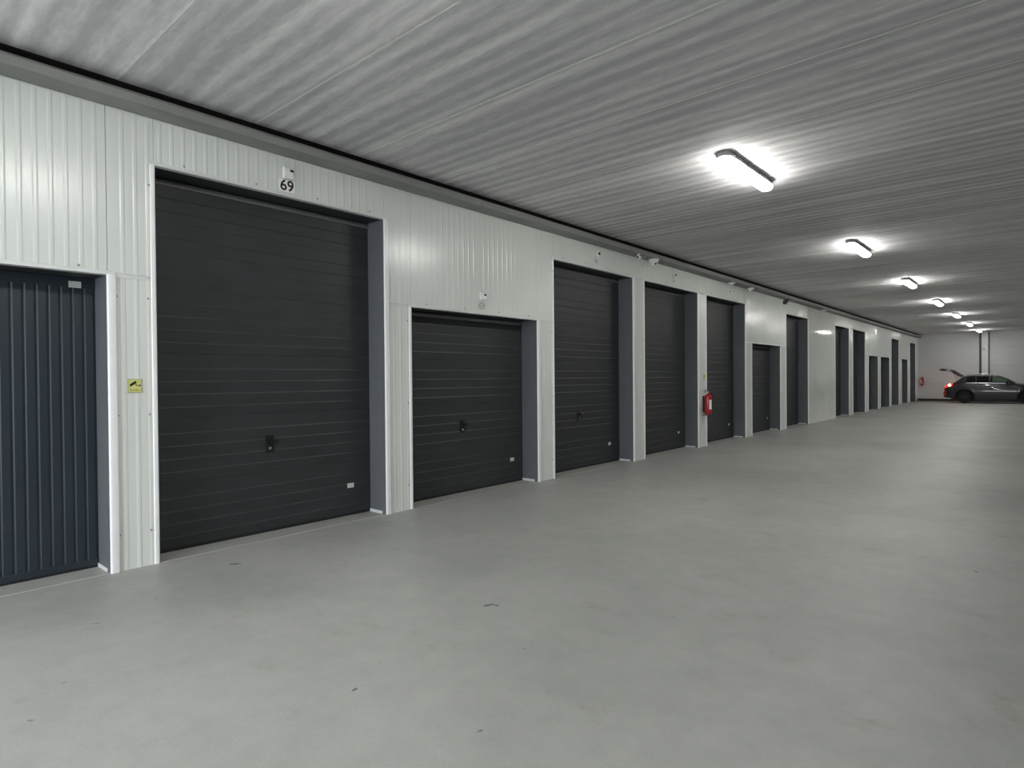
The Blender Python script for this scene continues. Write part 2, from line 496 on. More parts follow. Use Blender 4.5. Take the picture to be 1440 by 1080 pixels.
for i, (a, b, h) in enumerate(OPEN):
    yc = (a + b) / 2; w = b - a
    near = i < 9
    d = empty('door_%d' % (i + 1), (W, yc, 0))
    tag(d, DOOR_LABEL[i][0], 'garage door', kind='structure')
    y0, y1 = -w / 2, w / 2
    # reveal
    part('jamb', MB().box(-REVEAL - 0.02, -0.0, y1 - 0.012, y1 + 0.003, 0, h), 'jamb', d)
    part('jamb', MB().box(-REVEAL - 0.02, -0.0, y0 - 0.003, y0 + 0.012, 0, h), 'jamb', d)
    part('lintel_soffit', MB().box(-REVEAL - 0.02, -0.0, y0 + 0.012, y1 - 0.012, h - 0.012, h + 0.003), 'leaf', d)
    # white corner guards and head flashing
    g = MB().prism(guard_profile(1), 0.0, h - 0.004, 2)
    part('corner_guard', g, 'bumper', d, 50, loc=(0, y1, 0))
    g = MB().prism(guard_profile(-1), 0.0, h - 0.004, 2)
    part('corner_guard', g, 'bumper', d, 50, loc=(0, y0, 0))
    part('head_flashing', MB().prism([(0, h + 0.024), (0.007, h + 0.022), (0.009, h - 0.008), (-0.03, h - 0.012), (-0.03, h - 0.014), (0.0, h - 0.012)], y0 - 0.05, y1 + 0.05, 1), 'trim', d)
    if near:
        part('jamb_foot', MB().cbox(-REVEAL, -0.06, y1 - 0.022, y1 - 0.012, 0, 0.035, 0.003, axis=0), 'trim', d)
    # threshold strip along the wall face
    part('threshold', MB().cbox(-0.012, 0.004, y0 + 0.01, y1 - 0.01, -0.001, 0.003, 0.001, axis=1), 'housing', d)
    lx = -REVEAL
    lw = w - 0.026
    if i == 0:
        n = round(lw / 0.0815)
        pw = lw / n
        pl = MB().prism([(-0.02, -pw / 2), (-0.006, -pw / 2), (-0.001, -pw / 2 + 0.010), (0.0, pw / 2 - 0.020), (-0.006, pw / 2 - 0.003), (-0.006, pw / 2), (-0.02, pw / 2)], 0.07, h - 0.10, 2).mesh('rib_plank', 'leaf_blue')
        for k in range(n):
            link('rib_plank', pl, d, (lx, -lw / 2 + (k + 0.5) * pw, 0))
        part('bottom_rail', MB().cbox(lx - 0.03, lx + 0.006, -lw / 2, lw / 2, 0.018, 0.072, 0.004, axis=1), 'leaf_blue', d)
        part('top_rail', MB().cbox(lx - 0.03, lx + 0.004, -lw / 2, lw / 2, h - 0.10, h - 0.012, 0.004, axis=1), 'leaf_blue', d)
        part('bottom_seal', MB().box(lx - 0.025, lx, -lw / 2, lw / 2, 0.0, 0.02), 'rubber', d)
        link('sticker', sticker_me, d, (lx + 0.004, 1.412 - yc, h - 0.075))
        continue
    z = 0.03
    part('bottom_seal', MB().box(lx - 0.04, lx - 0.006, -lw / 2, lw / 2, 0.0, z), 'rubber', d)
    ribs = [0.10, 0.222, 0.344, 0.466]
    sm = section_mesh(lw, SEC - 0.0015, ribs).mesh('section', 'leaf')
    topz = h - 0.075
    while z + SEC < topz:
        link('section', sm, d, (lx, 0, z)); z += SEC
    rest = topz - z
    if rest > 0.03:
        link('section', section_mesh(lw, rest, [r for r in ribs if r < rest - 0.03]).mesh('section', 'leaf'), d, (lx, 0, z))
    rail = []
    for k in range(9):
        t = math.radians(180 * k / 8)
        rail.append((lx - 0.004 + 0.02 * math.sin(t), h - 0.045 - 0.028 * math.cos(t)))
    part('top_rail', MB().prism([(lx - 0.04, h - 0.073)] + rail + [(lx - 0.04, h - 0.017)], -lw / 2, lw / 2, 1), 'rail', d, 40)
    if DOOR_LABEL[i][1]:
        hy = {1: 3.107, 2: 5.934, 3: 8.787}[i] - yc
        hd = link('handle', handle_plate, d, (lx + 0.0, hy, 0.93))
        link('grip', handle_grip, hd); link('lock_cylinder', handle_lock, hd)
    if i in STICK:
        link('sticker', sticker_me, d, (lx + 0.0018, STICK[i] - yc, 0.352))

# ------------------------------------------------------------------ grey edge beam under the slabs
bm_ = empty('trim_1', (W, 0, BEAM_Z))
tag(bm_, 'grey steel edge beam running above the doors under the ceiling', 'beam', kind='structure')
yy = 0.62 - 1 * 5.2
cuts = [YB]
while yy < YF - 1:
    if yy > YB: cuts.append(yy)
    yy += 5.2
cuts.append(YF)
for a, b in zip(cuts[:-1], cuts[1:]):
    part('beam_length', MB().prism([(-0.02, 0.0), (0.225, 0.0), (0.232, 0.006), (0.232, 0.072), (0.225, 0.078), (0.04, 0.078), (0.04, 0.17), (-0.02, 0.17)], a + 0.003, b - 0.003, 1), 'beam', bm_)

# ------------------------------------------------------------------ far wall, right wall, back wall
wf = part('wall_far', MB().box(-6.6, XR + 0.3, YF + 0.012, YF + 0.25, 0, CEIL + 0.02), 'core')
tag(wf, 'pale end wall of wide horizontal panels behind the car', 'wall', kind='structure')
z = 0.0
for k in range(4):
    z1 = min(z + 1.06, CEIL + 0.01)
    part('wall_panel', MB().prism([(YF + 0.012, z), (YF + 0.006, z), (YF, z + 0.006), (YF, z1 - 0.012), (YF + 0.006, z1 - 0.006), (YF + 0.012, z1 - 0.006)], -6.55, XR + 0.2, 0), 'farwall', wf)
    z = z1
bb = part('baseboard_far', MB().cbox(W + 0.002, XR - 0.002, YF - 0.014, YF, 0.0, 0.14, 0.003, axis=0), 'dark')
tag(bb, 'dark skirting strip along the foot of the end wall', 'skirting', kind='structure')
ct = part('trim_2', MB().cbox(W + 0.002, W + 0.05, YF - 0.05, YF, 0.14, BEAM_Z - 0.002, 0.006, axis=2), 'trim')
tag(ct, 'slim pale corner trim where the end wall meets the door wall', 'trim', kind='structure')
# steel column on the far wall: dark pipe, pale web, dark pipe edge
cl = empty('trim_3', (-2.55, YF, 0))
tag(cl, 'steel column with dark edges rising behind the car', 'column', kind='structure')
part('column_flange', MB().cbox(-0.24, -0.13, -0.20, 0, 0, CEIL - 0.004, 0.006), 'darkpipe', cl)
part('column_foot_shade', MB().cbox(-0.24, 0.215, -0.22, 0, 0, 0.35, 0.006), 'darkpipe', cl)  # dark block added in place of the darkness under the car
part('column_web', MB().cbox(-0.13, 0.17, -0.12, 0, 0.35, CEIL - 0.004, 0.004), 'trim', cl)
part('column_flange', MB().cbox(0.17, 0.215, -0.20, 0, 0, CEIL - 0.004, 0.006), 'rail', cl)
part('junction_box', MB().cbox(-0.09, 0.03, -0.17, -0.12, 3.02, 3.14, 0.006), 'housing', cl)

wr = part('wall_right', MB().box(XR + 0.01, XR + 0.3, YB - 0.3, YF + 0.3, 0, CEIL + 0.02), 'panel')
tag(wr, 'pale metal wall facing the doors across the aisle', 'wall', kind='structure')
dl = MB().cbox(XR - 0.02, XR + 0.02, -1.22, 1.22, 0.0, 3.4, 0.004, axis=2).mesh('door_leaf', 'leaf')
for k in range(16):
    link('door_leaf', dl, wr, (0, -2.4 + 2.92 * k, 0))
wb = part('wall_back', MB().box(-6.6, -5.6, YB - 0.3, YB - 0.01, 0, CEIL + 0.02).box(-1.0, XR + 0.3, YB - 0.3, YB - 0.01, 0, CEIL + 0.02).box(-5.6, -1.0, YB - 0.3, YB - 0.01, 3.6, CEIL + 0.02), 'panel')
tag(wb, 'pale metal wall with an open gate behind the viewer', 'wall', kind='structure')

# ------------------------------------------------------------------ ceiling lights
def stadium(hl, hw, n=7):
    pts = []
    for s, x0 in ((1, hl - hw), (-1, -(hl - hw))):
        for k in range(n):
            a = math.radians(-90 + 180 * k / (n - 1))
            pts.append((s * (hw * math.cos(a)) + x0, s * hw * math.sin(a)))
    return pts
def loft(levels):
    # levels: (half length, half width, z)
    mb = MB(); rings = []
    vs = []
    for hl, hw, z in levels:
        r = stadium(hl, hw); rings.append(len(r)); vs += [(y_, x_, z) for x_, y_ in r]
    n = rings[0]; fs = []
    for i in range(len(levels) - 1):
        for k in range(n):
            fs.append((i * n + k, i * n + (k + 1) % n, (i + 1) * n + (k + 1) % n, (i + 1) * n + k))
    fs += [tuple(range(n)), tuple((len(levels) - 1) * n + k for k in range(n))]
    return mb.add(vs, fs)
HL = 0.75
hous_me = loft([(HL - 0.02, 0.06, 0.0), (HL - 0.01, 0.075, -0.012), (HL - 0.004, 0.084, -0.046), (HL, 0.088, -0.050), (HL, 0.088, -0.061)]).mesh('housing', 'housing', 40)
diff_me = loft([(HL - 0.006, 0.081, -0.061), (HL - 0.007, 0.081, -0.075), (HL - 0.010, 0.076, -0.094), (HL - 0.026, 0.056, -0.111), (HL - 0.05, 0.03, -0.118)]).mesh('diffuser', 'diffuser', 60)
clip_me = MB().cbox(0.078, 0.094, -0.02, 0.02, -0.072, -0.036, 0.004, axis=1).mesh('clip', 'chrome')
LAMP_X = -2.65
LAMPS = [(7.3 + 5.85 * k) for k in range(-1, 7)]
LN = {-1: 'fluorescent ceiling light overhead just outside the top of the view',
      0: 'largest and nearest lit ceiling light, whole tube in view', 1: 'second lit ceiling light of the row from the viewer', 2: 'third lit ceiling light of the row from the viewer',
      3: 'fourth lit ceiling light of the row from the viewer', 4: 'fifth lit ceiling light of the row, third from the end wall', 5: 'sixth lit ceiling light of the row, second from the end wall', 6: 'last lit ceiling light, right above the column on the end wall'}
for k, ly in zip(range(-1, 7), LAMPS):
    t = empty('ceiling_light', (LAMP_X, ly, CEIL - 0.003))
    tag(t, LN[k], 'ceiling light', 'row of ceiling lights')
    link('housing', hous_me, t); link('diffuser', diff_me, t)
    if k < 3:
        for s in (-1, 1):
            for yy in (-0.62, -0.2, 0.2, 0.62):
                link('clip', clip_me, t, (0, yy, 0), (0, 0, 0 if s > 0 else math.pi))

# ------------------------------------------------------------------ small things on the door wall
def wall_sensor(y, z, label, s=1.0):
    t = empty('motion_sensor', (W + 0.0042, y, z))
    tag(t, label, 'sensor', 'motion sensors above the doors')
    part('housing', MB().prism([(0, -0.055 * s), (0.035 * s, -0.055 * s), (0.05 * s, -0.035 * s), (0.034 * s, 0.04 * s), (0.02 * s, 0.055 * s), (0, 0.055 * s)], -0.042 * s, 0.042 * s, 1), 'white', t)
    part('lens', MB().prism([(0.02, 0.002), (0.048, 0.010), (0.046, 0.032), (0.02, 0.036)], 0.012 * s, 0.046 * s, 1), 'black', t)
wall_sensor(3.173, 3.73, 'small white motion sensor right above the number 69 plate', 1.12)
wall_sensor(6.037, 2.74, 'small white motion sensor above the low handled door', 1.0)

def round_sensor(y, z, label, r=0.055):
    t = empty('round_sensor', (W + 0.0042, y, z))
    tag(t, label, 'sensor', 'round sensors above the tall doors')
    part('base', MB().lathe([(r, 0), (r, 0.02), (r * 0.9, 0.03), (r * 0.5, 0.034)], 18, axis=0), 'white', t, 40)
    part('lens', MB().lathe([(r * 0.42, 0.03), (r * 0.4, 0.045), (r * 0.2, 0.052)], 14, (0, r * 0.35, 0), axis=0), 'black', t, 40)
round_sensor(8.933, 3.762, 'small round white sensor above the tall handled door')
round_sensor(11.855, 3.749, 'small round white sensor above the door before the extinguisher', 0.05)
round_sensor(14.765, 3.705, 'tiny round sensor above the door past the extinguisher', 0.045)

# number plates
t = empty('number_plate', (W + 0.0043, 3.172, 3.598))
tag(t, 'white number plate reading 69 above the largest door', 'sign')
part('plate', MB().cbox(0, 0.004, -0.088, 0.088, -0.062, 0.062, 0.012, axis=0), 'white', t)
link('digits', text_mesh('digits', '69', 0.152, 'ink'), t, (0.0046, 0, 0), (math.pi / 2, 0, math.pi / 2))
def faded_plate(y, z, label, s):
    t = empty('number_plate', (W + 0.0043, y, z))
    tag(t, label, 'sign')
    part('plate', MB().cbox(0, 0.004, -0.088 * s, 0.088 * s, -0.062 * s, 0.062 * s, 0.012 * s, axis=0), 'paleplate', t)
    ring = MB(); pts = []
    for k in range(20):
        a = 2 * math.pi * k / 20
        pts.append((math.cos(a), math.sin(a)))
    vs = [(0.0046, 0.062 * s * c, 0.046 * s * q) for c, q in pts] + [(0.0046, 0.042 * s * c, 0.030 * s * q) for c, q in pts]
    ring.add(vs, [(k, (k + 1) % 20, 20 + (k + 1) % 20, 20 + k) for k in range(20)])
    ring.add([(0.0046, -0.045 * s, -0.006), (0.0046, 0.045 * s, -0.006), (0.0046, 0.045 * s, 0.006), (0.0046, -0.045 * s, 0.006)], [(0, 1, 2, 3)])
    part('faded_mark', ring, 'greyink', t)
faded_plate(6.035, 2.612, 'pale plate with faded grey mark above the low handled door', 0.95)
faded_plate(8.9, 3.632, 'pale faded plate above the tall handled door', 0.8)
faded_plate(11.86, 3.625, 'pale faded plate above the door before the extinguisher', 0.75)

# yellow camera-surveillance sign
t = empty('surveillance_sign', (W + 0.0044, 1.761, 1.564))
tag(t, 'square yellow sign with black camera pictogram on the near pillar', 'sign')
part('plate', MB().box(0, 0.003, -0.056, 0.056, -0.059, 0.059), 'yellow', t)
def bar(mb, cy, cz, l, w_, ang, x=0.0034):
    c, s = math.cos(ang), math.sin(ang)
    p = [(-l / 2, -w_ / 2), (l / 2, -w_ / 2), (l / 2, w_ / 2), (-l / 2, w_ / 2)]
    mb.add([(x, cy + a * c - b_ * s, cz + a * s + b_ * c) for a, b_ in p], [(0, 1, 2, 3)])
b_ = MB()
bar(b_, -0.013, 0.020, 0.052, 0.020, 0.6); bar(b_, -0.033, 0.004, 0.014, 0.013, 0.6)
bar(b_, 0.012, 0.006, 0.026, 0.006, -0.6); bar(b_, 0.028, 0.001, 0.018, 0.006, 0.15); bar(b_, 0.039, 0.005, 0.006, 0.022, 0.0)
part('pictogram', b_, 'ink', t)
b_ = MB()
for k, l in enumerate((0.016, 0.012, 0.018, 0.012)):
    bar(b_, -0.031 + k * 0.0205, -0.036, l, 0.009, 0)
part('caption', b_, 'ochre', t)
b_ = MB()
bar(b_, 0, 0.0565, 0.112, 0.004, 0); bar(b_, 0, -0.0565, 0.112, 0.005, 0); bar(b_, -0.0535, 0, 0.005, 0.118, 0) if False else None
bar(b_, -0.054, 0, 0.118, 0.004, math.pi / 2); bar(b_, 0.052, 0, 0.118, 0.008, math.pi / 2)
part('border', b_, 'greyink', t)

t = empty('extinguisher_sign', (W + 0.0044, 13.36, 1.60))
tag(t, 'small yellowish sign on the pillar above the fire extinguisher', 'sign')
part('plate', MB().box(0, 0.003, -0.05, 0.05, -0.07, 0.07), 'yellow', t)
b_ = MB(); bar(b_, 0, 0.015, 0.05, 0.05, 0); bar(b_, 0, -0.045, 0.07, 0.015, 0)
part('pictogram', b_, 'ochre', t)

# fire extinguishers
def extinguisher(loc, rz, label, s=1.0):
    t = empty('fire_extinguisher', loc, (0, 0, rz))     # local: wall behind at x=0, body at x>0
    tag(t, label, 'fire extinguisher', 'fire extinguishers')
    r = 0.083 * s; h = 0.47 * s; cx = 0.035 + r
    part('cylinder', MB().lathe([(r * 0.7, 0.0), (r * 0.93, 0.012), (r, 0.035), (r, h * 0.82), (r * 0.93, h * 0.89), (r * 0.7, h * 0.96), (r * 0.32, h), (r * 0.30, h + 0.02)], 24, (cx, 0, 0)), 'red', t, 40)
    part('valve', MB().lathe([(0.02, h + 0.018), (0.02, h + 0.055), (0.014, h + 0.06)], 12, (cx, 0, 0)).cbox(cx - 0.02, cx + 0.035, -0.012, 0.012, h + 0.03, h + 0.05, 0.003, axis=0), 'chrome', t, 40)
    part('lever', MB().prism([(cx - 0.10, h + 0.062), (cx + 0.02, h + 0.05), (cx + 0.02, h + 0.058), (cx - 0.10, h + 0.078)], -0.01, 0.01, 1)
         .prism([(cx - 0.10, h + 0.03), (cx + 0.02, h + 0.036), (cx + 0.02, h + 0.044), (cx - 0.10, h + 0.04)], -0.01, 0.01, 1), 'black', t)
    part('hose', MB().tube([(cx + 0.03, 0, h + 0.04), (cx + 0.075, 0.03, h + 0.02), (cx + r + 0.02, 0.05, h * 0.8), (cx + r * 0.6, r * 0.95, h * 0.5), (cx + r * 0.4, r * 1.05, h * 0.2)], 0.009, 8), 'black', t, 60)
    part('bracket', MB().cbox(0.0, 0.03, -0.025, 0.025, 0.05, h * 0.9, 0.004).cbox(0.0, cx + r * 0.3, -0.035, 0.035, -0.018, -0.004, 0.003, axis=0), 'black', t)
    # white instruction label wrapped on the front
    vs = []; n = 8
    for k in range(n + 1):
        a = math.radians(-52 + 92 * k / n)
        for z in (h * 0.26, h * 0.72): vs.append((cx + (r + 0.001) * math.cos(a), (r + 0.001) * math.sin(a), z))
    lab = MB().add(vs[:10], [(2 * k, 2 * k + 2, 2 * k + 3, 2 * k + 1) for k in range(4)])
    part('instruction_label', lab, 'white', t)
    vs2 = []
    for k in range(4):
        a = math.radians(20 + 24 * k / 3)
        for z in (h * 0.20, h * 0.30): vs2.append((cx + (r + 0.001) * math.cos(a), (r + 0.001) * math.sin(a), z))
    part('inspection_tag', MB().add(vs2, [(2 * k, 2 * k + 2, 2 * k + 3, 2 * k + 1) for k in range(3)]), 'white', t)
extinguisher((W + 0.0044, 13.30, 0.74), 0.0, 'red fire extinguisher hung on the pillar between two tall doors')
extinguisher((-5.59, YF, 0.95), -math.pi / 2, 'small red fire extinguisher on the end wall left of the car', 1.05)

# under the beam: cameras and detectors
def dome_camera(loc, label, s=1.0):
    t = empty('dome_camera', loc)
    tag(t, label, 'camera', 'dome cameras under the beam')
    part('base', MB().lathe([(0.098 * s, 0), (0.098 * s, -0.03 * s), (0.085 * s, -0.045 * s)], 22), 'white', t, 40)
    prof = [(0.08 * s * math.cos(math.radians(k * 15)), -0.045 * s - 0.085 * s * math.sin(math.radians(k * 15))) for k in range(6)]
    part('dome', MB().lathe(prof + [(0.008 * s, -0.13 * s)], 22), 'white', t, 40)
    part('lens', MB().lathe([(0.026 * s, 0), (0.024 * s, 0.012), (0.01 * s, 0.016)], 12, axis=0), 'black', t, 40, loc=(0.048 * s, -0.02, -0.09 * s), rot=(0, math.radians(35), 0))
dome_camera((-5.70, 10.72, BEAM_Z), 'larger white dome camera under the beam past the tall handled door', 1.0)
dome_camera((-5.70, 15.93, BEAM_Z), 'smaller white dome camera under the beam, beyond the extinguisher', 0.85)

t = empty('bullet_camera', (-5.66, 10.06, BEAM_Z))
tag(t, 'small white bullet camera under the beam beside the larger dome camera', 'camera')
part('mount', MB().lathe([(0.03, 0), (0.03, -0.012), (0.012, -0.018), (0.012, -0.05)], 12), 'white', t, 40)
part('body', MB().lathe([(0.02, -0.075), (0.032, -0.07), (0.034, 0.06), (0.03, 0.075)], 16, (0, 0, 0), axis=1), 'white', t, 40, loc=(0, 0, -0.06), rot=(math.radians(8), 0, math.radians(15)))
part('lens', MB().lathe([(0.022, 0.0), (0.02, 0.004), (0.006, 0.004)], 14, axis=1), 'black', t, 40, loc=(0.02, -0.078, -0.071))
part('cable', MB().tube([(0, 0.07, -0.05), (0.01, 0.14, -0.055), (0.02, 0.2, -0.03), (0.02, 0.24, 0.0)], 0.009), 'housing', t, 60)

def smoke(loc, label, s=1.0):
    t = empty('smoke_detector', loc)
    tag(t, label, 'smoke detector', 'smoke detectors under the beam')
    part('base', MB().lathe([(0.085 * s, 0), (0.085 * s, -0.018 * s), (0.07 * s, -0.028 * s)], 20), 'white', t, 40)
    part('chamber', MB().lathe([(0.03 * s, -0.026 * s), (0.03 * s, -0.05 * s), (0.018 * s, -0.058 * s)], 14), 'white', t, 40)
smoke((-5.73, 14.72, BEAM_Z), 'flat white smoke detector under the beam, nearer one')
smoke((-5.72, 23.05, BEAM_Z), 'white smoke detector under the beam over the blank stretch of wall', 1.1)

t = empty('dark_camera', (-5.66, 18.62, BEAM_Z))
tag(t, 'dark camera hanging under the beam above the last low door pillar', 'camera')
part('mount', MB().lathe([(0.045, 0), (0.045, -0.02), (0.02, -0.03), (0.02, -0.07)], 12), 'housing', t, 40)
part('body', MB().cbox(-0.05, 0.05, -0.10, 0.10, -0.17, -0.07, 0.012, axis=1), 'darkpipe', t, rot=(math.radians(-14), 0, math.radians(35)))
part('lens', MB().lathe([(0.035, 0), (0.033, 0.012), (0.01, 0.014)], 14, axis=1), 'black', t, 40, loc=(0.05, -0.10, -0.14))

# ------------------------------------------------------------------ car with raised tailgate
def interp(tab, x):
    if x <= tab[0][0]: return tab[0][1]
    for (a, p), (b, q) in zip(tab[:-1], tab[1:]):
        if x <= b:
            t = (x - a) / (b - a); return p + (q - p) * t
    return tab[-1][1]
TOP = [(0.0, 0.70), (0.04, 0.86), (0.14, 1.0), (0.34, 1.10), (0.56, 1.24), (0.73, 1.38), (0.80, 1.49), (1.0, 1.565), (1.4, 1.605), (1.8, 1.61), (2.15, 1.585), (2.5, 1.51),
       (2.85, 1.34), (3.15, 1.135), (3.3, 1.105), (3.6, 1.075), (4.0, 0.99), (4.3, 0.88), (4.46, 0.74), (4.55, 0.58)]
HW = [(0.0, 0.70), (0.08, 0.80), (0.3, 0.88), (0.8, 0.92), (2.2, 0.925), (3.4, 0.92), (4.0, 0.88), (4.35, 0.76), (4.55, 0.58)]
BELT = [(0.0, 0.95), (0.7, 1.16), (1.2, 1.145), (2.9, 1.10), (3.3, 1.06), (4.55, 0.8)]
AX = (0.95, 3.66); ZC = 0.36; RA = 0.42
def zbot(x):
    z = interp([(0, 0.40), (0.25, 0.28), (1.4, 0.25), (3.2, 0.25), (4.3, 0.24), (4.55, 0.36)], x)
    for c in AX:
        d = abs(x - c)
        if d < RA: z = max(z, ZC + math.sqrt(RA * RA - d * d))
    return z
car = empty('car', (-4.23, 43.02, 0))
tag(car, 'dark grey hatchback car with tailgate raised and red tail light lit', 'car')
WIN = [(1.04, 1.42, 'tint'), (1.48, 2.02, 'tint'), (2.10, 2.80, 'glass')]
xs = set([round(0.05 * k, 3) for k in range(0, 92)] + [p for w_ in WIN for p in w_[:2]] + [4.55, 0.02])
for c in AX:
    for k in range(13): xs.add(round(c - RA * math.cos(math.pi * k / 12), 3))
    xs.add(round(c - RA - 0.002, 3)); xs.add(round(c + RA + 0.002, 3))
xs = sorted(x for x in xs if x <= 4.55)
def section_pts(x):
    top = interp(TOP, x); hw = interp(HW, x)
    zs = min(interp(BELT, x), top - 0.03); zb = min(zbot(x), zs - 0.02)
    rail = max(zs + 0.012, top - 0.045)
    g = max(0.0, min(1.0, (rail - zs) / 0.38))
    pts = []
    for t in (0.0, 0.12, 0.35, 0.6, 0.8, 0.93, 1.0):
        zz = zb + (zs - zb) * t
        ref = (zz - 0.25) / 0.85
        y_ = hw * (0.90 + 0.10 * math.sin(math.pi * min(1, max(0, 0.15 + ref * 0.75))))
        pts.append((y_ if t < 1 else y_ - 0.012, zz))
    yb = pts[-1][0]; yr = yb - 0.03 - 0.20 * g
    for t in (0.09, 0.5, 0.88, 1.0):
        pts.append((yb + (yr - yb) * t + 0.02 * math.sin(math.pi * t) * g, zs + (rail - zs) * t))
    pts.append((yr * 0.72, rail + (top - rail) * 0.72)); pts.append((yr * 0.36, top - 0.004)); pts.append((0.0, top))
    return pts
secs = [section_pts(x) for x in xs]
NP = len(secs[0])
def strip(side, faces_kind):
    pass
objs = {'body': MB(), 'tint': [], 'glass': MB(), 'screen': MB()}
allv = []
for side in (-1, 1):
    for x, s in zip(xs, secs):
        allv.append([(x, side * yy, zz) for yy, zz in s])
nS = len(xs)
body_faces = []; win_faces = {}
for si in range(2):
    for i in range(nS - 1):
        xm = (xs[i] + xs[i + 1]) / 2
        for j in range(NP - 1):
            q = (allv[si * nS + i][j], allv[si * nS + i + 1][j], allv[si * nS + i + 1][j + 1], allv[si * nS + i][j + 1])
            key = 'body'
            if 7 <= j <= 8:
                for k, (a, b, mm) in enumerate(WIN):
                    if a <= xm <= b: key = ('side', si, k)
            if 7 <= j <= 8 and (1.42 < xm < 1.48 or 2.02 < xm < 2.10): key = ('pillar', si, round(xm))
            if j >= 10 and 2.36 < xm < 3.10: key = 'windscreen'
            win_faces.setdefault(key, []).append(q)
def from_quads(qs):
    mb = MB(); idx = {}
    for q in qs:
        f = []
        for p in q:
            kk = tuple(round(c, 5) for c in p)
            if kk not in idx: idx[kk] = len(mb.v); mb.v.append(p)
            if not f or f[-1] != idx[kk]: f.append(idx[kk])
        if f[0] == f[-1]: f.pop()
        if len(f) >= 3: mb.f.append(tuple(f))
    return mb
body = from_quads(win_faces['body'])
# nose cap
e0 = [(xs[-1], -yy, zz) for yy, zz in secs[-1]]; e1 = [(xs[-1], yy, zz) for yy, zz in reversed(secs[-1][:-1])]
body.add(e0 + e1, [tuple(range(len(e0 + e1)))])
part('body', body, 'paint', car, 35)
for key, qs in win_faces.items():
    if isinstance(key, tuple) and key[0] == 'pillar': part('pillar_trim', from_quads(qs), 'black', car, 60)
    elif isinstance(key, tuple): part('side_window', from_quads(qs), WIN[key[2]][2], car, 60)
    elif key == 'windscreen': part('windscreen', from_quads(qs), 'glass', car, 60)
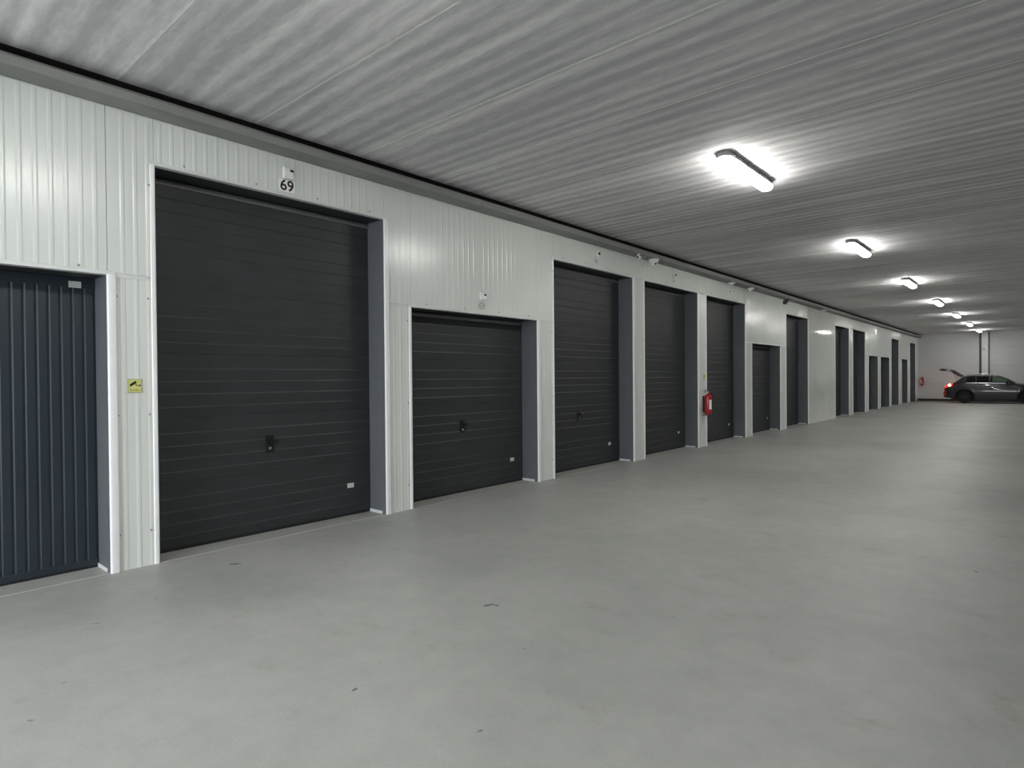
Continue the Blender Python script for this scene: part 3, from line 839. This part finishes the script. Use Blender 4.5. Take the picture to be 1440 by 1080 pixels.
# floor pan, wheel wells, tail sill, cabin
part('floor_pan', MB().box(0.30, 4.4, -0.60, 0.60, 0.19, 0.45), 'clad', car)
part('cabin_lining', MB().box(0.10, 1.95, -0.60, 0.60, 0.45, 1.06), 'cabin', car)
part('dashboard', MB().cbox(2.75, 4.3, -0.55, 0.55, 0.45, 0.95, 0.05, axis=1), 'cabin', car)
def seat_mesh():
    return MB().cbox(1.95, 2.45, -0.24, 0.24, 0.45, 0.72, 0.04, axis=1).prism([(1.92, 0.6), (2.08, 0.6), (1.93, 1.14), (1.82, 1.14)], -0.23, 0.23, 1).prism([(1.84, 1.16), (1.92, 1.16), (1.89, 1.32), (1.81, 1.32)], -0.12, 0.12, 1)
for s in (-0.38, 0.38): part('seat', seat_mesh(), 'cabin', car, loc=(0.06, s, 0))
for s in (-1, 1):
    part('sill_cladding', MB().cbox(1.385, 3.225, s * 0.845 - 0.03, s * 0.845 + 0.03, 0.17, 0.36, 0.015, axis=0), 'clad', car)
    # door shut lines and handles
    for hx in (1.40, 2.22):
        part('door_handle', MB().cbox(hx, hx + 0.17, s * 0.928 - 0.018, s * 0.928 + 0.018, 0.965, 0.995, 0.006, axis=0), 'paint', car)
    part('belt_trim', MB().cbox(1.0, 2.86, s * 0.895 - 0.012, s * 0.895 + 0.012, 1.108, 1.132, 0.004, axis=0), 'chrome', car, rot=(0, 0.012, 0), loc=(0, 0, 0.023))
    part('roof_rail', MB().tube([(0.98, s * 0.62, 1.55), (1.1, s * 0.62, 1.60), (1.8, s * 0.62, 1.625), (2.1, s * 0.62, 1.60), (2.2, s * 0.62, 1.565)], 0.014), 'chrome', car, 60)
    mr = part('mirror', MB().cbox(2.74, 2.86, s * 1.03 - 0.11, s * 1.03 + 0.11, 1.09, 1.23, 0.03, axis=1), 'clad', car)
    part('mirror_arm', MB().cbox(2.78, 2.84, s * 0.92 - 0.05, s * 0.92 + 0.05, 1.09, 1.12, 0.006, axis=1), 'clad', mr)
    # tail lamp on the rear corner, wrapping on the flank
    tl = part('tail_lamp', from_quads([((0.05, s * 0.78, 0.86), (0.40, s * 0.905, 0.98), (0.42, s * 0.905, 1.10), (0.08, s * 0.80, 1.0)),
                                       ((0.0, s * 0.60, 0.84), (0.05, s * 0.78, 0.86), (0.08, s * 0.80, 1.0), (0.06, s * 0.60, 1.0)),
                                       ((0.08, s * 0.80, 1.0), (0.42, s * 0.905, 1.10), (0.40, s * 0.80, 1.11), (0.06, s * 0.60, 1.0))]), 'tail', car)
    part('bulb', MB().lathe([(0.04, 0), (0.06, 0.012), (0.06, 0.03), (0.03, 0.04)], 12, axis=1), 'tailhot', tl, 40, loc=(0.26, s * 0.88, 1.01), rot=(0, 0, 0 if s > 0 else math.pi))
    part('corner_glow', from_quads([((-0.005, s * 0.70, 0.42), (0.06, s * 0.80, 0.42), (0.045, s * 0.785, 0.84), (-0.005, s * 0.68, 0.84)), ((0.06, s * 0.80, 0.42), (0.10, s * 0.825, 0.44), (0.06, s * 0.80, 0.80), (0.045, s * 0.785, 0.84))]), 'tail_glow', car)  # strips painted with the tail lamp's red glow on the bumper corner
    part('headlamp', MB().prism([(4.05, 0.78), (4.40, 0.66), (4.42, 0.74), (4.1, 0.90)], s * 0.74 - 0.07, s * 0.74 + 0.07, 1), 'headlamp', car)
    for c in AX:
        wh = empty('wheel', (c, s * 0.80, ZC)); wh.parent = car
        part('tyre', MB().lathe([(0.24, -0.11), (0.33, -0.115), (0.355, -0.09), (0.36, 0.0), (0.355, 0.09), (0.33, 0.115), (0.24, 0.11)], 32, axis=1), 'tyre', wh, 40)
        rm = MB().lathe([(0.245, -0.09), (0.245, 0.09), (0.225, 0.10), (0.215, 0.06), (0.20, 0.05)], 32, axis=1)
        part('rim', rm, 'cabin', wh, 40)
        sp = MB()
        for k in range(5):
            a = 2 * math.pi * k / 5 + 0.3
            ca, sa = math.cos(a), math.sin(a)
            for off in (-1, 1):
                p0 = (ca * 0.04 - off * sa * 0.03, sa * 0.04 + off * ca * 0.03); p1 = (ca * 0.235 - off * sa * 0.045, sa * 0.235 + off * ca * 0.045)
                sp.tube([(p0[0], s * 0.10, p0[1]), (p1[0], s * 0.105, p1[1])], 0.016, 6)
        sp.lathe([(0.05, 0), (0.05, 0.02 * s), (0.02, 0.03 * s)], 14, (0, s * 0.095, 0), axis=1)
        part('spokes', sp, 'rim', wh, 40)
    for c in AX:
        ring = MB(); vs = []; n = 16
        for k in range(n + 1):
            a = math.radians(-8 + 196 * k / n)
            for r_, yo in ((0.405, 0.0), (0.475, 0.0), (0.475, -0.03), (0.405, -0.03)):
                xx = c + r_ * math.cos(a); zz = max(0.19, ZC + r_ * math.sin(a))
                hw = interp(HW, xx) * (0.90 + 0.10 * math.sin(math.pi * min(1, max(0, 0.15 + (zz - 0.25) / 0.85 * 0.75)))) + 0.012
                vs.append((xx, s * (hw + yo), zz))
        ring.add(vs, [(4 * k + m, 4 * k + (m + 1) % 4, 4 * k + 4 + (m + 1) % 4, 4 * k + 4 + m) for k in range(n) for m in range(4)])
        part('arch_cladding', ring, 'clad', car)
    part('rear_strut', MB().tube([(0.62, s * 0.60, 1.22), (0.36, s * 0.56, 1.80)], 0.012), 'black', car)
part('rear_bumper', MB().prism([(-0.02, 0.36), (0.05, 0.30), (0.40, 0.27), (0.40, 0.50), (0.03, 0.66), (-0.03, 0.62)], -0.72, 0.72, 1), 'clad', car)
part('number_light_bar', MB().box(-0.012, 0.02, -0.4, 0.4, 0.70, 0.74), 'tail', car)
# tailgate swung up: window half rising from the roof hinge, metal half level
tg = part('tailgate', MB().prism([(0.38, 1.78), (0.34, 1.895), (0.18, 1.935), (-0.08, 1.955), (-0.23, 1.93), (-0.25, 1.89), (-0.16, 1.83), (0.05, 1.80), (0.28, 1.76)], -0.60, 0.60, 1), 'paint', car)
fr = [(0.74, 1.45), (0.84, 1.52), (0.56, 1.72), (0.33, 1.895), (0.30, 1.77), (0.50, 1.62)]
for q in (-0.62, 0.50):
    part('tailgate_frame', MB().prism(fr, q, q + 0.12, 1), 'paint', tg)
part('rear_window', MB().prism([(0.79, 1.49), (0.80, 1.505), (0.55, 1.68), (0.34, 1.86), (0.345, 1.85), (0.555, 1.665)], -0.50, 0.50, 1), 'tint', tg)
